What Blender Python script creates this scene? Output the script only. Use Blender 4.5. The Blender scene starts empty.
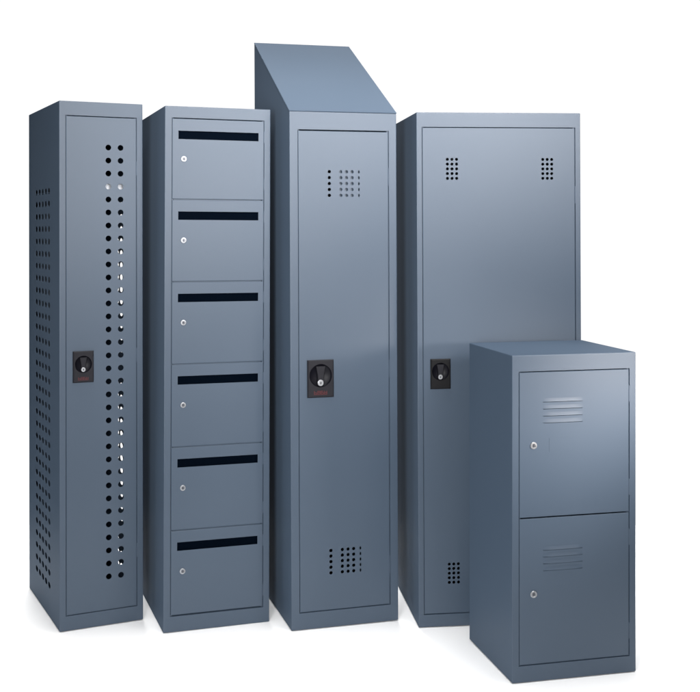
import bpy, bmesh, math
from mathutils import Vector

scene = bpy.context.scene
COL = scene.collection

# ------------------------------------------------------------------ materials
def new_mat(name):
    m = bpy.data.materials.new(name)
    m.use_nodes = True
    nt = m.node_tree
    b = nt.nodes["Principled BSDF"]
    return m, nt, b

def paint_material():
    """slate blue powder coat: fine orange-peel bump and faint tone wander"""
    m, nt, b = new_mat("slate_powder_coat")
    N, L = nt.nodes, nt.links
    tc = N.new("ShaderNodeTexCoord")
    n1 = N.new("ShaderNodeTexNoise"); n1.inputs["Scale"].default_value = 700; n1.inputs["Detail"].default_value = 2
    n2 = N.new("ShaderNodeTexNoise"); n2.inputs["Scale"].default_value = 3.0; n2.inputs["Detail"].default_value = 4
    L.new(tc.outputs["Object"], n1.inputs["Vector"]); L.new(tc.outputs["Object"], n2.inputs["Vector"])
    mix = N.new("ShaderNodeMix"); mix.data_type = 'RGBA'
    mix.inputs["A"].default_value = (*PAINT_A, 1)
    mix.inputs["B"].default_value = (*PAINT_B, 1)
    L.new(n2.outputs["Fac"], mix.inputs["Factor"])
    mr = N.new("ShaderNodeMapRange")
    mr.inputs["To Min"].default_value = ROUGH - 0.03; mr.inputs["To Max"].default_value = ROUGH + 0.03
    L.new(n2.outputs["Fac"], mr.inputs["Value"])
    bp = N.new("ShaderNodeBump"); bp.inputs["Strength"].default_value = 0.06; bp.inputs["Distance"].default_value = 0.0006
    L.new(n1.outputs["Fac"], bp.inputs["Height"])
    # matte coat: diffuse pigment under a broad, weak gloss that does not flare at grazing angles
    N.remove(b)
    df = N.new("ShaderNodeBsdfDiffuse"); gl = N.new("ShaderNodeBsdfAnisotropic"); ms = N.new("ShaderNodeMixShader")
    df.inputs["Roughness"].default_value = 0.3
    ms.inputs["Fac"].default_value = SPEC
    L.new(mix.outputs["Result"], df.inputs["Color"]); L.new(bp.outputs["Normal"], df.inputs["Normal"])
    gl.inputs["Color"].default_value = (1, 1, 1, 1)
    L.new(mr.outputs["Result"], gl.inputs["Roughness"]); L.new(bp.outputs["Normal"], gl.inputs["Normal"])
    L.new(df.outputs[0], ms.inputs[1]); L.new(gl.outputs[0], ms.inputs[2])
    L.new(ms.outputs[0], N["Material Output"].inputs["Surface"])
    return m

def plain(name, col, rough=0.5, metal=0.0, spec=0.5, noise=0.0, nscale=60):
    m, nt, b = new_mat(name)
    b.inputs["Roughness"].default_value = rough
    b.inputs["Metallic"].default_value = metal
    b.inputs["Specular IOR Level"].default_value = spec
    N, L = nt.nodes, nt.links
    tc = N.new("ShaderNodeTexCoord")
    n = N.new("ShaderNodeTexNoise"); n.inputs["Scale"].default_value = nscale; n.inputs["Detail"].default_value = 3
    L.new(tc.outputs["Object"], n.inputs["Vector"])
    mix = N.new("ShaderNodeMix"); mix.data_type = 'RGBA'
    lo = tuple(c * (1 - noise) for c in col); hi = tuple(min(1, c * (1 + noise)) for c in col)
    mix.inputs["A"].default_value = (*lo, 1); mix.inputs["B"].default_value = (*hi, 1)
    L.new(n.outputs["Fac"], mix.inputs["Factor"]); L.new(mix.outputs["Result"], b.inputs["Base Color"])
    return m

PAINT_A = (0.049, 0.0725, 0.107)
PAINT_B = (0.055, 0.0795, 0.115)
ROUGH, SPEC = 0.44, 0.035
M_PAINT = paint_material()
M_BLACK = plain("black_plastic", (0.005, 0.005, 0.006), 0.5, 0, 0.2, 0.1)
M_CHAR = plain("charcoal_plastic", (0.012, 0.012, 0.016), 0.5, 0, 0.2, 0.15)
M_DISH = plain("gloss_black_dish", (0.003, 0.003, 0.006), 0.5, 0, 0.2, 0.1)
M_SLOT_SHADE = plain("slot_shade_navy", (0.0012, 0.0026, 0.0055), 0.9, 0, 0.0, 0.1)  # near-black colour standing in for the shade inside the mail slots
M_CHROME = plain("nickel", (0.40, 0.41, 0.43), 0.45, 1.0, 0.5, 0.06, 200)
M_GLINT = plain("pale_glint", (0.40, 0.42, 0.45), 0.5, 0.4, 0.5, 0.06, 90)  # pale tone that imitates light glinting in the door holes
M_RED = plain("red_print", (0.06, 0.006, 0.009), 0.5, 0, 0.4, 0.2, 300)
M_KEY = plain("keyhole_black", (0.01, 0.01, 0.012), 0.6, 0, 0.2, 0.1)
M_FLOOR = plain("white_studio_floor", (0.92, 0.92, 0.92), 0.75, 0, 0.0, 0.02, 4)

# ------------------------------------------------------------------ helpers
def link(name, bm, mat, parent=None, smooth=False):
    bmesh.ops.recalc_face_normals(bm, faces=bm.faces) if not getattr(bm, "_keep", False) else None
    me = bpy.data.meshes.new(name)
    bm.to_mesh(me); bm.free()
    me.materials.append(mat)
    if smooth:
        for p in me.polygons: p.use_smooth = True
    o = bpy.data.objects.new(name, me)
    COL.objects.link(o)
    if parent: o.parent = parent
    return o

def quad(bm, a, b, c, d):
    return bm.faces.new([bm.verts.new(p) for p in (a, b, c, d)])

def box_bm(u0, u1, v0, v1, w0, w1, bev=0.0, seg=2, bm=None):
    own = bmesh.new()
    bmesh.ops.create_cube(own, size=1)
    for v in own.verts:
        v.co = Vector(((u0 + u1) / 2 + v.co.x * (u1 - u0), (v0 + v1) / 2 + v.co.y * (v1 - v0), (w0 + w1) / 2 + v.co.z * (w1 - w0)))
    if bev:
        bmesh.ops.bevel(own, geom=own.edges[:], offset=bev, segments=seg, affect='EDGES', profile=0.5)
    if bm is None: return own
    tmp = bpy.data.meshes.new("tmp"); own.to_mesh(tmp); own.free()
    bm.from_mesh(tmp); bpy.data.meshes.remove(tmp)
    return bm

NSEG = 16
def hole_cell(bm, pt, a0, a1, b0, b1, ca, cb, ra, rb, f, k):
    """rectangular cell with an elliptic hole: front ring at depth f, back ring at k, tunnel between"""
    import math as _m
    # outer boundary sampled at the same angles, corners kept
    per = []
    for i in range(NSEG):
        t = 2 * _m.pi * (i + 0.5) / NSEG
        per.append((_m.cos(t), _m.sin(t)))
    def outer(cx, cy):
        tx = ((a1 if cx > 0 else a0) - ca) / cx if abs(cx) > 1e-9 else 1e9
        ty = ((b1 if cy > 0 else b0) - cb) / cy if abs(cy) > 1e-9 else 1e9
        t = min(tx, ty)
        return (ca + cx * t, cb + cy * t)
    O = [outer(*p) for p in per]
    I = [(ca + p[0] * ra, cb + p[1] * rb) for p in per]
    vf = [bm.verts.new(pt(x, y, f)) for x, y in I]; vk = [bm.verts.new(pt(x, y, k)) for x, y in I]
    of = [bm.verts.new(pt(x, y, f)) for x, y in O]; ok = [bm.verts.new(pt(x, y, k)) for x, y in O]
    def side(x, y):
        if abs(x - a0) < 1e-7: return 'l'
        if abs(x - a1) < 1e-7: return 'r'
        return 'b' if abs(y - b0) < 1e-7 else 't'
    cor = {frozenset('lb'): (a0, b0), frozenset('rb'): (a1, b0), frozenset('lt'): (a0, b1), frozenset('rt'): (a1, b1)}
    for i in range(NSEG):
        j = (i + 1) % NSEG
        s = frozenset((side(*O[i]), side(*O[j])))
        if len(s) == 2 and s in cor:
            c = cor[s]
            cf = bm.verts.new(pt(c[0], c[1], f)); ck = bm.verts.new(pt(c[0], c[1], k))
            bm.faces.new([vf[i], of[i], cf, of[j], vf[j]]); bm.faces.new([vk[j], ok[j], ck, ok[i], vk[i]])
        else:
            bm.faces.new([vf[i], of[i], of[j], vf[j]]); bm.faces.new([vk[j], ok[j], ok[i], vk[i]])
        bm.faces.new([vf[i], vf[j], vk[j], vk[i]])

def sheet(bm, pt, a0, a1, b0, b1, bands, f, k):
    """flat sheet between depth f (front) and k (back) with holes; bands: dicts with
    cols [(centre, ra, half cell)], rows [centre], rb, hb, kind"""
    def rect(x0, x1, y0, y1):
        if x1 - x0 < 1e-6 or y1 - y0 < 1e-6: return
        quad(bm, pt(x0, y0, f), pt(x1, y0, f), pt(x1, y1, f), pt(x0, y1, f))
        quad(bm, pt(x0, y1, k), pt(x1, y1, k), pt(x1, y0, k), pt(x0, y0, k))
    y = b0
    for bd in sorted(bands, key=lambda d: min(d['rows'])):
        for r in sorted(bd['rows']):
            rect(a0, a1, y, r - bd['hb'])
            y0, y1 = r - bd['hb'], r + bd['hb']
            x = a0
            for c, ra, hc in bd['cols']:
                rect(x, c - hc, y0, y1)
                if bd.get('kind') == 'rect':
                    rc = [(c - hc, y0), (c + hc, y0), (c + hc, y1), (c - hc, y1)]
                    for i in range(4):
                        p, q = rc[i], rc[(i + 1) % 4]
                        quad(bm, pt(*p, f), pt(*q, f), pt(*q, k), pt(*p, k))
                else:
                    hole_cell(bm, pt, c - hc, c + hc, y0, y1, c, r, ra, bd['rb'], f, k)
                x = c + hc
            rect(x, a1, y0, y1)
            y = y1
    rect(a0, a1, y, b1)

def front_pt(x, y, d): return (x, d, y)

def fix_normals(bm, axis_depth=1):
    bmesh.ops.remove_doubles(bm, verts=bm.verts, dist=1e-6)
    bmesh.ops.recalc_face_normals(bm, faces=bm.faces)

def door(parent, u0, u1, w0, w1, bands=(), v=0.0006, ret=0.0046, label=None):
    bm = bmesh.new(); c = 0.0013; t = 0.0012
    sheet(bm, front_pt, u0 + c, u1 - c, w0 + c, w1 - c, list(bands), v, v + t)
    O = [(u0, w0), (u1, w0), (u1, w1), (u0, w1)]
    I = [(u0 + c, w0 + c), (u1 - c, w0 + c), (u1 - c, w1 - c), (u0 + c, w1 - c)]
    for i in range(4):
        j = (i + 1) % 4
        quad(bm, front_pt(*I[i], v), front_pt(*I[j], v), front_pt(*O[j], v + c), front_pt(*O[i], v + c))
        quad(bm, front_pt(*O[i], v + c), front_pt(*O[j], v + c), front_pt(*O[j], v + ret), front_pt(*O[i], v + ret))
        # returned hem on the inside
        H = [(u0 + .012, w0 + .012), (u1 - .012, w0 + .012), (u1 - .012, w1 - .012), (u0 + .012, w1 - .012)]
        quad(bm, front_pt(*O[i], v + ret), front_pt(*O[j], v + ret), front_pt(*H[j], v + ret), front_pt(*H[i], v + ret))
    o = link("door", bm, M_PAINT, parent)
    if label: o["label"] = label
    return o

def carcass(parent, W, D, H, opening, A=None, side_windows=None, bev=0.0022):
    """folded steel shell: outer skin, front return frame, inner skin"""
    u0, u1, w0, w1 = opening
    prof = [(0, 0), (D, 0), (D, A or H), (0, H)]
    bm = bmesh.new()
    lv = [bm.verts.new((0, v, w)) for v, w in prof]; rv = [bm.verts.new((W, v, w)) for v, w in prof]
    fl = bm.faces.new(lv); fr = bm.faces.new(rv[::-1])
    for i in range(4):
        j = (i + 1) % 4
        bm.faces.new([lv[j], lv[i], rv[i], rv[j]])
    bmesh.ops.recalc_face_normals(bm, faces=bm.faces)
    bmesh.ops.bevel(bm, geom=bm.edges[:], offset=bev, segments=3, affect='EDGES', profile=0.5)
    bm.faces.ensure_lookup_table()
    big = sorted(bm.faces, key=lambda f: -f.calc_area())[:6]
    ff = max(big, key=lambda f: -f.normal.y)
    def ring(face, rect3):
        """replace face by a ring round a rectangular window; rect3 = 4 points"""
        vs = list(face.verts)
        nv = [bm.verts.new(p) for p in rect3]
        n = face.normal.copy()
        bm.faces.remove(face)
        used = []
        m = [min(range(4), key=lambda i: (nv[i].co - v.co).length) for v in vs]
        for i in range(len(vs)):
            j = (i + 1) % len(vs)
            bm.faces.new([vs[i], vs[j], nv[m[j]], nv[m[i]]])
        return nv
    fo = ring(ff, [(u0, 0, w0), (u1, 0, w0), (u1, 0, w1), (u0, 0, w1)])
    if side_windows:
        a0, a1, b0, b1 = side_windows
        for sgn, x in ((-1, 0), (1, W)):
            f = max([f for f in bm.faces], key=lambda f: sgn * f.normal.x * f.calc_area())
            ring(f, [(x, a0, b0), (x, a1, b0), (x, a1, b1), (x, a0, b1)])
    # frame return and its back
    g = 0.020; t = 0.0015
    P = [(u0, w0), (u1, w0), (u1, w1), (u0, w1)]
    Hi = (H - 0.002) if A is None else H - 0.002
    R = [(t, t), (W - t, t), (W - t, Hi), (t, Hi)]
    for i in range(4):
        j = (i + 1) % 4
        # frame edge, door stop behind the gap, return to the inner wall
        Q = [(u0 + .007, w0 + .0004), (u1 - .007, w0 + .0004), (u1 - .007, w1 - .0004), (u0 + .007, w1 - .0004)]
        quad(bm, (P[i][0], 0, P[i][1]), (P[j][0], 0, P[j][1]), (P[j][0], .0056, P[j][1]), (P[i][0], .0056, P[i][1]))
        quad(bm, (P[i][0], .0056, P[i][1]), (P[j][0], .0056, P[j][1]), (Q[j][0], .0056, Q[j][1]), (Q[i][0], .0056, Q[i][1]))
        quad(bm, (Q[i][0], .0056, Q[i][1]), (Q[j][0], .0056, Q[j][1]), (Q[j][0], g, Q[j][1]), (Q[i][0], g, Q[i][1]))
        quad(bm, (Q[i][0], g, Q[i][1]), (Q[j][0], g, Q[j][1]), (R[j][0], g, R[j][1]), (R[i][0], g, R[i][1]))
        if side_windows and i in (1, 3):
            a0, a1, b0, b1 = side_windows; x = R[i][0]
            vs = [(x, g, R[0][1]), (x, D - t, R[0][1]), (x, D - t, R[2][1]), (x, g, R[2][1])]
            ws = [(x, a0, b0), (x, a1, b0), (x, a1, b1), (x, a0, b1)]
            for q in range(4):
                quad(bm, vs[q], vs[(q + 1) % 4], ws[(q + 1) % 4], ws[q])
        else:
            quad(bm, (R[i][0], g, R[i][1]), (R[j][0], g, R[j][1]), (R[j][0], D - t, R[j][1]), (R[i][0], D - t, R[i][1]))
    quad(bm, *[(r[0], D - t, r[1]) for r in R])
    bmesh.ops.remove_doubles(bm, verts=bm.verts, dist=1e-6)
    return link("carcass", bm, M_PAINT, parent)

def lathe(bm, cu, cw, prof, n=28):
    """surface of revolution about the v axis: prof = [(radius, v)]"""
    rings = []
    for r, v in prof:
        if r < 1e-6:
            rings.append([bm.verts.new((cu, v, cw))])
        else:
            rings.append([bm.verts.new((cu + r * math.cos(2 * math.pi * i / n), v, cw + r * math.sin(2 * math.pi * i / n))) for i in range(n)])
    for a, b in zip(rings, rings[1:]):
        for i in range(n):
            j = (i + 1) % n
            if len(b) == 1: bm.faces.new([a[i], a[j], b[0]])
            elif len(a) == 1: bm.faces.new([a[0], b[j], b[i]])
            else: bm.faces.new([a[i], a[j], b[j], b[i]])

def cam_lock(parent, cu, cw, r=0.0105):
    """round key lock: bright collar, darker plug with a key slot"""
    bm = bmesh.new()
    lathe(bm, cu, cw, [(r, 0.0006), (r, -0.0016), (r * .9, -0.0028), (r * .62, -0.0030), (r * .54, -0.0018)])
    o = link("lock_collar", bm, M_CHROME, parent)
    bm = bmesh.new()
    lathe(bm, cu, cw, [(r * .54, -0.0014), (r * .5, -0.0019), (0, -0.0019)])
    link("lock_plug", bm, M_KNOB, parent)
    s = math.sin(0.5) * r * .36; c = math.cos(0.5) * r * .36
    bm = box_bm(cu - .0011, cu + .0011, -0.0023, -0.0015, cw - r * .36, cw + r * .36)
    link("key_slot", bm, M_KEY, parent)

M_KNOB = plain("dull_plug", (0.16, 0.17, 0.19), 0.4, 0.5, 0.5, 0.1, 200)

def turn_lock(parent, u0, u1, w0, w1, kr, plate_mat, red):
    """plastic latch plate with a round dish, a tapered turn grip and a key cylinder"""
    cu = (u0 + u1) / 2 - .0005; h = w1 - w0; cw = w0 + h * .585
    f, k = -0.0085, 0.0004
    bm = bmesh.new()
    c = .003
    global NSEG
    old = NSEG; NSEG = 40
    hb = min(kr + .004, (w1 - c - cw)); hc = min((u1 - u0) / 2 - c - .0008, kr + .002)
    sheet(bm, front_pt, u0 + c, u1 - c, w0 + c, w1 - c,
          [dict(cols=[(cu, min(kr, hc - .0006), hc)], rows=[cw], rb=kr, hb=hb)], f, f + .001)
    NSEG = old
    O = [(u0, w0), (u1, w0), (u1, w1), (u0, w1)]; I = [(u0 + c, w0 + c), (u1 - c, w0 + c), (u1 - c, w1 - c), (u0 + c, w1 - c)]
    for i in range(4):
        j = (i + 1) % 4
        quad(bm, front_pt(*I[i], f), front_pt(*I[j], f), front_pt(*O[j], f + c), front_pt(*O[i], f + c))
        quad(bm, front_pt(*O[i], f + c), front_pt(*O[j], f + c), front_pt(*O[j], k), front_pt(*O[i], k))
    bmesh.ops.remove_doubles(bm, verts=bm.verts, dist=1e-6)
    link("latch_plate", bm, plate_mat, parent)
    bm = bmesh.new()
    kx = min(kr, hc - .0006)
    lathe(bm, cu, cw, [(kx, f - .0004), (kx * .98, f + .001), (kx * .9, -0.0012), (0, -0.0010)], 40)
    link("latch_dish", bm, M_DISH, parent, True)
    # grip: wide at the top, waisted, rounded round the cylinder
    pts = []
    top = cw + kr * .80; bot = cw - kr * .62
    for s, hw in ((1.0, .40), (.8, .36), (.55, .29), (.3, .25), (.12, .27), (0, .30)):
        pts.append((bot + (top - bot) * s, kr * hw))
    outline = [(cu - hw, w) for w, hw in pts] + [(cu + pts[-1][1] * math.cos(a), bot + pts[-1][1] * math.sin(a)) for a in [math.pi + math.pi * i / 8 for i in range(1, 8)]] + [(cu + hw, w) for w, hw in reversed(pts)]
    bm = bmesh.new()
    fv = bm.faces.new([bm.verts.new((x, f - .0015, y)) for x, y in outline])
    ext = bmesh.ops.extrude_face_region(bm, geom=[fv])
    for e in ext['geom']:
        if isinstance(e, bmesh.types.BMVert): e.co.y = -0.001
    bmesh.ops.recalc_face_normals(bm, faces=bm.faces)
    ed = [e for e in bm.edges if all(abs(v.co.y - (f - .0015)) < 1e-6 for v in e.verts)]
    bmesh.ops.bevel(bm, geom=ed, offset=.0012, segments=2, affect='EDGES')
    link("turn_grip", bm, M_CHAR, parent)
    r = kr * .27
    bm = bmesh.new()
    lathe(bm, cu - .0005, bot, [(r, f + .002), (r, f - .0030), (r * .85, f - .0038), (r * .42, f - .0038), (r * .36, f - .0030), (0, f - .0030)])
    link("key_cylinder", bm, M_CHROME, parent)
    bm = box_bm(cu - .0017, cu + .0007, f - .0040, f - .0028, bot - r * .32, bot + r * .32)
    link("key_slot", bm, M_KEY, parent)
    if red:
        # the worn red print under the dish, four smudged characters of which no letter can be read
        bm = bmesh.new()
        pw = (u1 - u0); ch = h * .105; base = w0 + h * .075
        cell = pw * .115; x = cu - 2 * cell * 1.12
        st = cell * .24
        for g in range(4):
            x0 = x + g * cell * 1.12; x1 = x0 + cell
            segs = [(x0, x0 + st, 0, ch), (x0 + st, x1, 0, st), (x1 - st, x1, st, ch * (.95 if g % 2 else .6)), (x0 + st, x1 - st, ch * .45, ch * .45 + st)]
            if g in (1, 2): segs.append((x0 + st, x1 - st, ch - st, ch))
            for a, b, lo, hi in segs:
                quad(bm, (a, f - .0003, base + lo), (b, f - .0003, base + lo), (b, f - .0003, base + hi), (a, f - .0003, base + hi))
        link("red_print", bm, M_RED, parent)

def hinge_pin(parent, u, w, l):
    bm = bmesh.new()
    n = 10; r = .0016
    ra = [bm.verts.new((u + r * math.cos(2 * math.pi * i / n), .0018 + r * math.sin(2 * math.pi * i / n), w)) for i in range(n)]
    rb = [bm.verts.new((v.co.x, v.co.y, w + l)) for v in ra]
    for i in range(n): bm.faces.new([ra[i], ra[(i + 1) % n], rb[(i + 1) % n], rb[i]])
    bm.faces.new(ra[::-1]); bm.faces.new(rb)
    link("hinge", bm, M_PAINT, parent)

def louvre(parent, u0, u1, w, h=.0110, out=.0017):
    """pressed hood, open along its lower edge"""
    bm = bmesh.new()
    nu, nv = 14, 6
    grid = []
    for i in range(nu + 1):
        s = i / nu; u = u0 + (u1 - u0) * s
        e = min(1, min(s, 1 - s) * nu / 2.0); e = e * e * (3 - 2 * e)
        row = []
        for j in range(nv + 1):
            q = j / nv                      # 0 lower lip, 1 upper root
            lift = (1 - q) ** 1.15
            row.append(bm.verts.new((u, 0.0005 - out * e * lift, w + h * q)))
        grid.append(row)
    for i in range(nu):
        for j in range(nv):
            bm.faces.new([grid[i][j], grid[i + 1][j], grid[i + 1][j + 1], grid[i][j + 1]])
    o = link("louvre", bm, M_PAINT, parent, True)
    return o

def thing(name, label, cat, loc, rot, group=None):
    o = bpy.data.objects.new(name, None)
    o.empty_display_size = 0.1
    COL.objects.link(o)
    o.location = loc; o.rotation_euler = rot
    o["label"] = label; o["category"] = cat
    if group: o["group"] = group
    return o

GRP = "slate blue steel lockers"
def pan(parent, name, *b, mat=None, bev=0.0): return link(name, box_bm(*b, bev=bev), mat or M_PAINT, parent)

# ------------------------------------------------------------------ locker with perforated sides
W, D, H = .2892, .5413, 1.8
L1 = thing("perforated_locker", "narrow single door locker with round holes down its door and left side", "locker",
           (-.9824, 3.891, 0), (-.0022, -.0009, .4566), GRP)
SW = (.1380, .4280, .075, 1.545)
carcass(L1, W, D, H, (.0205, .2685, .0495, 1.7520), side_windows=SW)
ROWS = [1.6453 - .04484 * i for i in range(34)]
SROWS = [1.4985 - .04474 * i for i in range(32)]
SCOLS = [(.1725 + .0552 * i, .0210, .0270) for i in range(5)]
for x, inner in ((0, .0015), (W, W - .0015)):
    bm = bmesh.new()
    sheet(bm, lambda a, b, d: (d, a, b), SW[0], SW[1], SW[2], SW[3],
          [dict(cols=SCOLS, rows=SROWS, rb=.0110, hb=.0223)], x, inner)
    link("perforated_side", bm, M_PAINT, L1)
d = door(L1, .0228, .2662, .0522, 1.7490,
         [dict(cols=[(.1683, .0100, .0180), (.2110, .0100, .0180)], rows=ROWS, rb=.0100, hb=.0224)])
turn_lock(d, .0447, .1148, .8405, .9472, .0290, M_CHAR, True)
for w in (1.55, .90, .22): hinge_pin(d, .2674, w, .05)
pan(L1, "hat_shelf", .0016, W - .0016, .0215, D - .02, 1.4930, 1.4945)
pan(L1, "glint_strip", .0030, W - .0030, .0190, .0215, 1.4930, 1.5250, mat=M_GLINT)  # pale strip added so the fourth hole row shows a white glint

# ------------------------------------------------------------------ six door mail locker
W, D, H = .3693, .505, 1.7826
L2 = thing("mail_locker", "tall locker of six stacked doors, each with a black mail slot", "locker",
           (-.6305, 3.8806, 0), (-.0069, .0045, .3308), GRP)
LO, HI = .0550, 1.7420
carcass(L2, W, D, H, (.0225, .3475, LO - .003, HI + .0015))
divs = [HI, 1.4650, 1.1850, .9050, .6240, .3420, LO]
for i in range(6):
    top, bot = divs[i] - (.0018), divs[i + 1] + (.0018)
    sc = divs[i] - .0550 + (.0 if i else -.0020)
    d = door(L2, .0252, .3452, bot, top,
             [dict(cols=[(.1865, .14, .1402)], rows=[sc], hb=.0143, rb=.0143, kind='rect')])
    bm = box_bm(.0420, .3320, .0060, .0072, sc - .022, sc + .022)  # dark sheet behind the opening, painted as the shaded interior
    link("slot_shade_sheet", bm, M_SLOT_SHADE, d)
    cam_lock(d, .0648, divs[i] - .139, .0098)
    for w in (bot + .035, top - .075): hinge_pin(d, .3464, w, .040)
    if i: pan(L2, "shelf", .0310, W - .0310, .0057, D - .01, divs[i] - .0080, divs[i] + .0080)

# ------------------------------------------------------------------ sloping top locker
W, D, H, A = .3823, .5932, 1.7653, 2.0868
L3 = thing("sloping_top_locker", "tallest locker, with a sloping top and a single door", "locker",
           (-.1985, 3.9022, 0), (.0006, -.0046, .2819), GRP)
carcass(L3, W, D, H - .0015, (.0280, .3545, .0560, 1.7035), A=A - .0015)
# sloping sheet laid over the hood, its edge folded down a little
bm = bmesh.new()
ov, th = .0012, .0030
sl = Vector((0, D, A - H)).normalized(); nn = Vector((0, -sl.z, sl.y))
p0 = Vector((0, -.0012, H - .0014)); p1 = Vector((0, D + .001, A - .0014))
c8 = []
for x in (-ov, W + ov):
    for base in (p0, p1):
        for s in (0, th):
            c8.append(bm.verts.new((x, base.y + nn.y * s, base.z + nn.z * s)))
bmesh.ops.convex_hull(bm, input=c8)
bmesh.ops.dissolve_limit(bm, angle_limit=.01, verts=bm.verts, edges=bm.edges)
bmesh.ops.bevel(bm, geom=bm.edges[:], offset=.0010, segments=2, affect='EDGES')
link("sloping_top", bm, M_PAINT, L3)
VC = [(.1398, .0058, .0099), (.1806, .0056, .0099), (.2011, .0056, .0099), (.2211, .0056, .0097), (.2455, .0030, .0097)]
d = door(L3, .0304, .3514, .0590, 1.6990, [
    dict(cols=VC, rows=[1.5600 - .0203 * i for i in range(5)], rb=.0056, hb=.01015),
    dict(cols=VC, rows=[.2616 - .0191 * i for i in range(5)], rb=.0058, hb=.00955)])
pan(d, "stiffener", .1660, .2560, .0120, .0132, 1.450, 1.590)
turn_lock(d, .0586, .1504, .7888, .9166, .0395, M_CHAR, True)
for w in (1.512, .846, .165): hinge_pin(d, .3526, w, .062)

# ------------------------------------------------------------------ wide locker
W, D, H = .5773, .5, 1.7634
L4 = thing("wide_locker", "wide single door locker behind the short two door locker", "locker",
           (.2355, 3.9360, 0), (.0041, -.0055, .1153), GRP)
carcass(L4, W, D, H, (.0180, .5592, .0420, 1.7135))
VC = [(x, .0052, .0078) for x in (.1072, .1232, .1393, .4431, .4590, .4748)]
d = door(L4, .0205, .5567, .0450, 1.7108, [
    dict(cols=VC, rows=[1.6025 - .0163 * i for i in range(5)], rb=.0052, hb=.00815),
    dict(cols=VC, rows=[.2130 - .0157 * i for i in range(5)], rb=.0052, hb=.00785)])
turn_lock(d, .0446, .1130, .8163, .9189, .0300, M_BLACK, False)
for w in (1.45, .85, .20): hinge_pin(d, .5580, w, .06)

# ------------------------------------------------------------------ short two door locker
W, D, H = .4061, .3826, .9846
L5 = thing("short_locker", "short locker with two stacked doors with louvre vents, standing in front", "locker",
           (.4870, 3.4509, 0), (.0026, -.0014, .2374), GRP)
carcass(L5, W, D, H, (.0210, .3855, .0490, .9355))
pan(L5, "shelf", .0016, W - .0016, .021, D - .01, .4922, .4938)
for lo, hi, lv, lk, emb in ((.4950, .9325, (.8418, .8208, .7995, .7788), .7114, True),
                            (.0518, .4910, (.3940, .3735, .3530, .3320), .2629, False)):
    d = door(L5, .0236, .3830, lo, hi,
             [dict(cols=[(.16425, .0640, .0640)], rows=[w - .0006 for w in lv], hb=.0010, rb=.0010, kind='rect')])
    for w in lv: louvre(d, .1000, .2285, w, out=.0010 if emb else .0026)
    cam_lock(d, .0688, lk, .0108)
    for w in (lo + .05, hi - .10): hinge_pin(d, .3843, w, .05)
    if emb:
        pan(d, "blank_label", .1200, .2000, .0001, .0009, .6900, .7310)

# ------------------------------------------------------------------ floor
bm = bmesh.new()
quad(bm, (-1.9, 1.5, -.002), (1.9, 1.5, -.002), (1.9, 5.3, -.002), (-1.9, 5.3, -.002))
fl = link("floor", bm, M_FLOOR); fl["kind"] = "structure"

# ------------------------------------------------------------------ studio light
wd = bpy.data.worlds.new("World"); scene.world = wd; wd.use_nodes = True
nt = wd.node_tree; N, L = nt.nodes, nt.links
bg = N["Background"]
tc = N.new("ShaderNodeTexCoord"); sx = N.new("ShaderNodeSeparateXYZ")
L.new(tc.outputs["Generated"], sx.inputs[0])
mr = N.new("ShaderNodeMapRange"); mr.interpolation_type = 'SMOOTHSTEP'
mr.inputs["From Min"].default_value = 0.79; mr.inputs["From Max"].default_value = 0.91
mr.inputs["To Min"].default_value = 0.02; mr.inputs["To Max"].default_value = 1.03
L.new(sx.outputs["Y"], mr.inputs["Value"])
bg.inputs["Color"].default_value = (1, 1, 1, 1)
L.new(mr.outputs["Result"], bg.inputs["Strength"])

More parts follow.
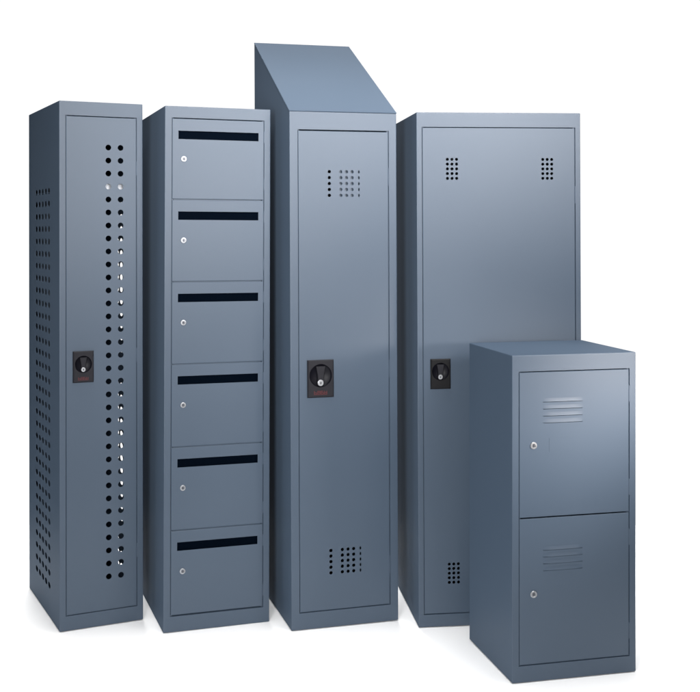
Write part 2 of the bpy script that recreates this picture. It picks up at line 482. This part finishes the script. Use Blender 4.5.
def area(name, loc, target, sx_, sy_, spread, watts, col=(1, 1, 1)):
    l = bpy.data.lights.new(name, 'AREA'); l.shape = 'RECTANGLE'; l.size = sx_; l.size_y = sy_
    l.energy = watts; l.color = col; l.spread = math.radians(spread)
    o = bpy.data.objects.new(name, l); COL.objects.link(o); o.location = loc
    o.rotation_euler = (Vector(target) - Vector(loc)).to_track_quat('-Z', 'Y').to_euler()
    return o

WARM = (1.01, .99, 1.0)
area("overhead_softbox", (0, 4.35, 4.5), (0, 4.35, 0), 4.5, 3.6, 40, 47)
area("back_floor_fill", (-.5, 6.4, 3.1), (0, 4.1, 0), 3.2, .5, 75, 54)  # added lamp, out of view: whitens the floor behind and in the gaps
area("front_overhead_strip", (.4, 2.9, 4.3), (.3, 3.3, 0), 2.4, .8, 60, 6)
area("front_fill_softbox", (-.65, .3, 1.4), (0, 4, .9), .6, 1.6, 90, 33)
area("side_fill_softbox", (-3.0, 3.2, 1.3), (-.9, 4.1, .9), .8, 1.4, 60, 1.0)
area("mid_head", (1.0, 1.2, 1.6), (-.6, 3.9, 1.5), .5, .5, 50, 2.9, WARM)
area("key_head", (1.5, 1.8, 2.1), (.6, 4.0, 1.5), .8, .6, 60, 6.4, WARM)
area("top_strip_softbox", (.3, 2.6, 2.6), (0, 3.9, 2.0), 2.0, .4, 60, 15.5, (1.06, .99, .93))
area("short_locker_fill", (1.52, 2.75, 1.1), (.74, 3.5, .8), .35, .15, 42, 1.55, (1.09, 1.0, .93))  # both low lamps are added, to brighten the short locker's upper front
area("short_locker_fill", (1.7, 3.05, 1.2), (.8, 3.52, .8), .2, .3, 36, .7, (1.09, 1.0, .93))

# ------------------------------------------------------------------ camera
cam = bpy.data.cameras.new("camera"); co = bpy.data.objects.new("camera", cam); COL.objects.link(co)
F, HY = 1149.19, 227.431
cam.sensor_width = 36; cam.sensor_fit = 'HORIZONTAL'; cam.lens = 36 * F / 700
cam.shift_y = -(346 - HY) / 700
cam.clip_end = 200
co.location = (0, 0, 1.36559); co.rotation_euler = (math.pi / 2 + .00104, 0, 0)
scene.camera = co

scene.view_settings.view_transform = 'Standard'
scene.view_settings.look = 'None'
scene.view_settings.exposure = 0
scene.view_settings.gamma = 1
scene.render.film_transparent = False
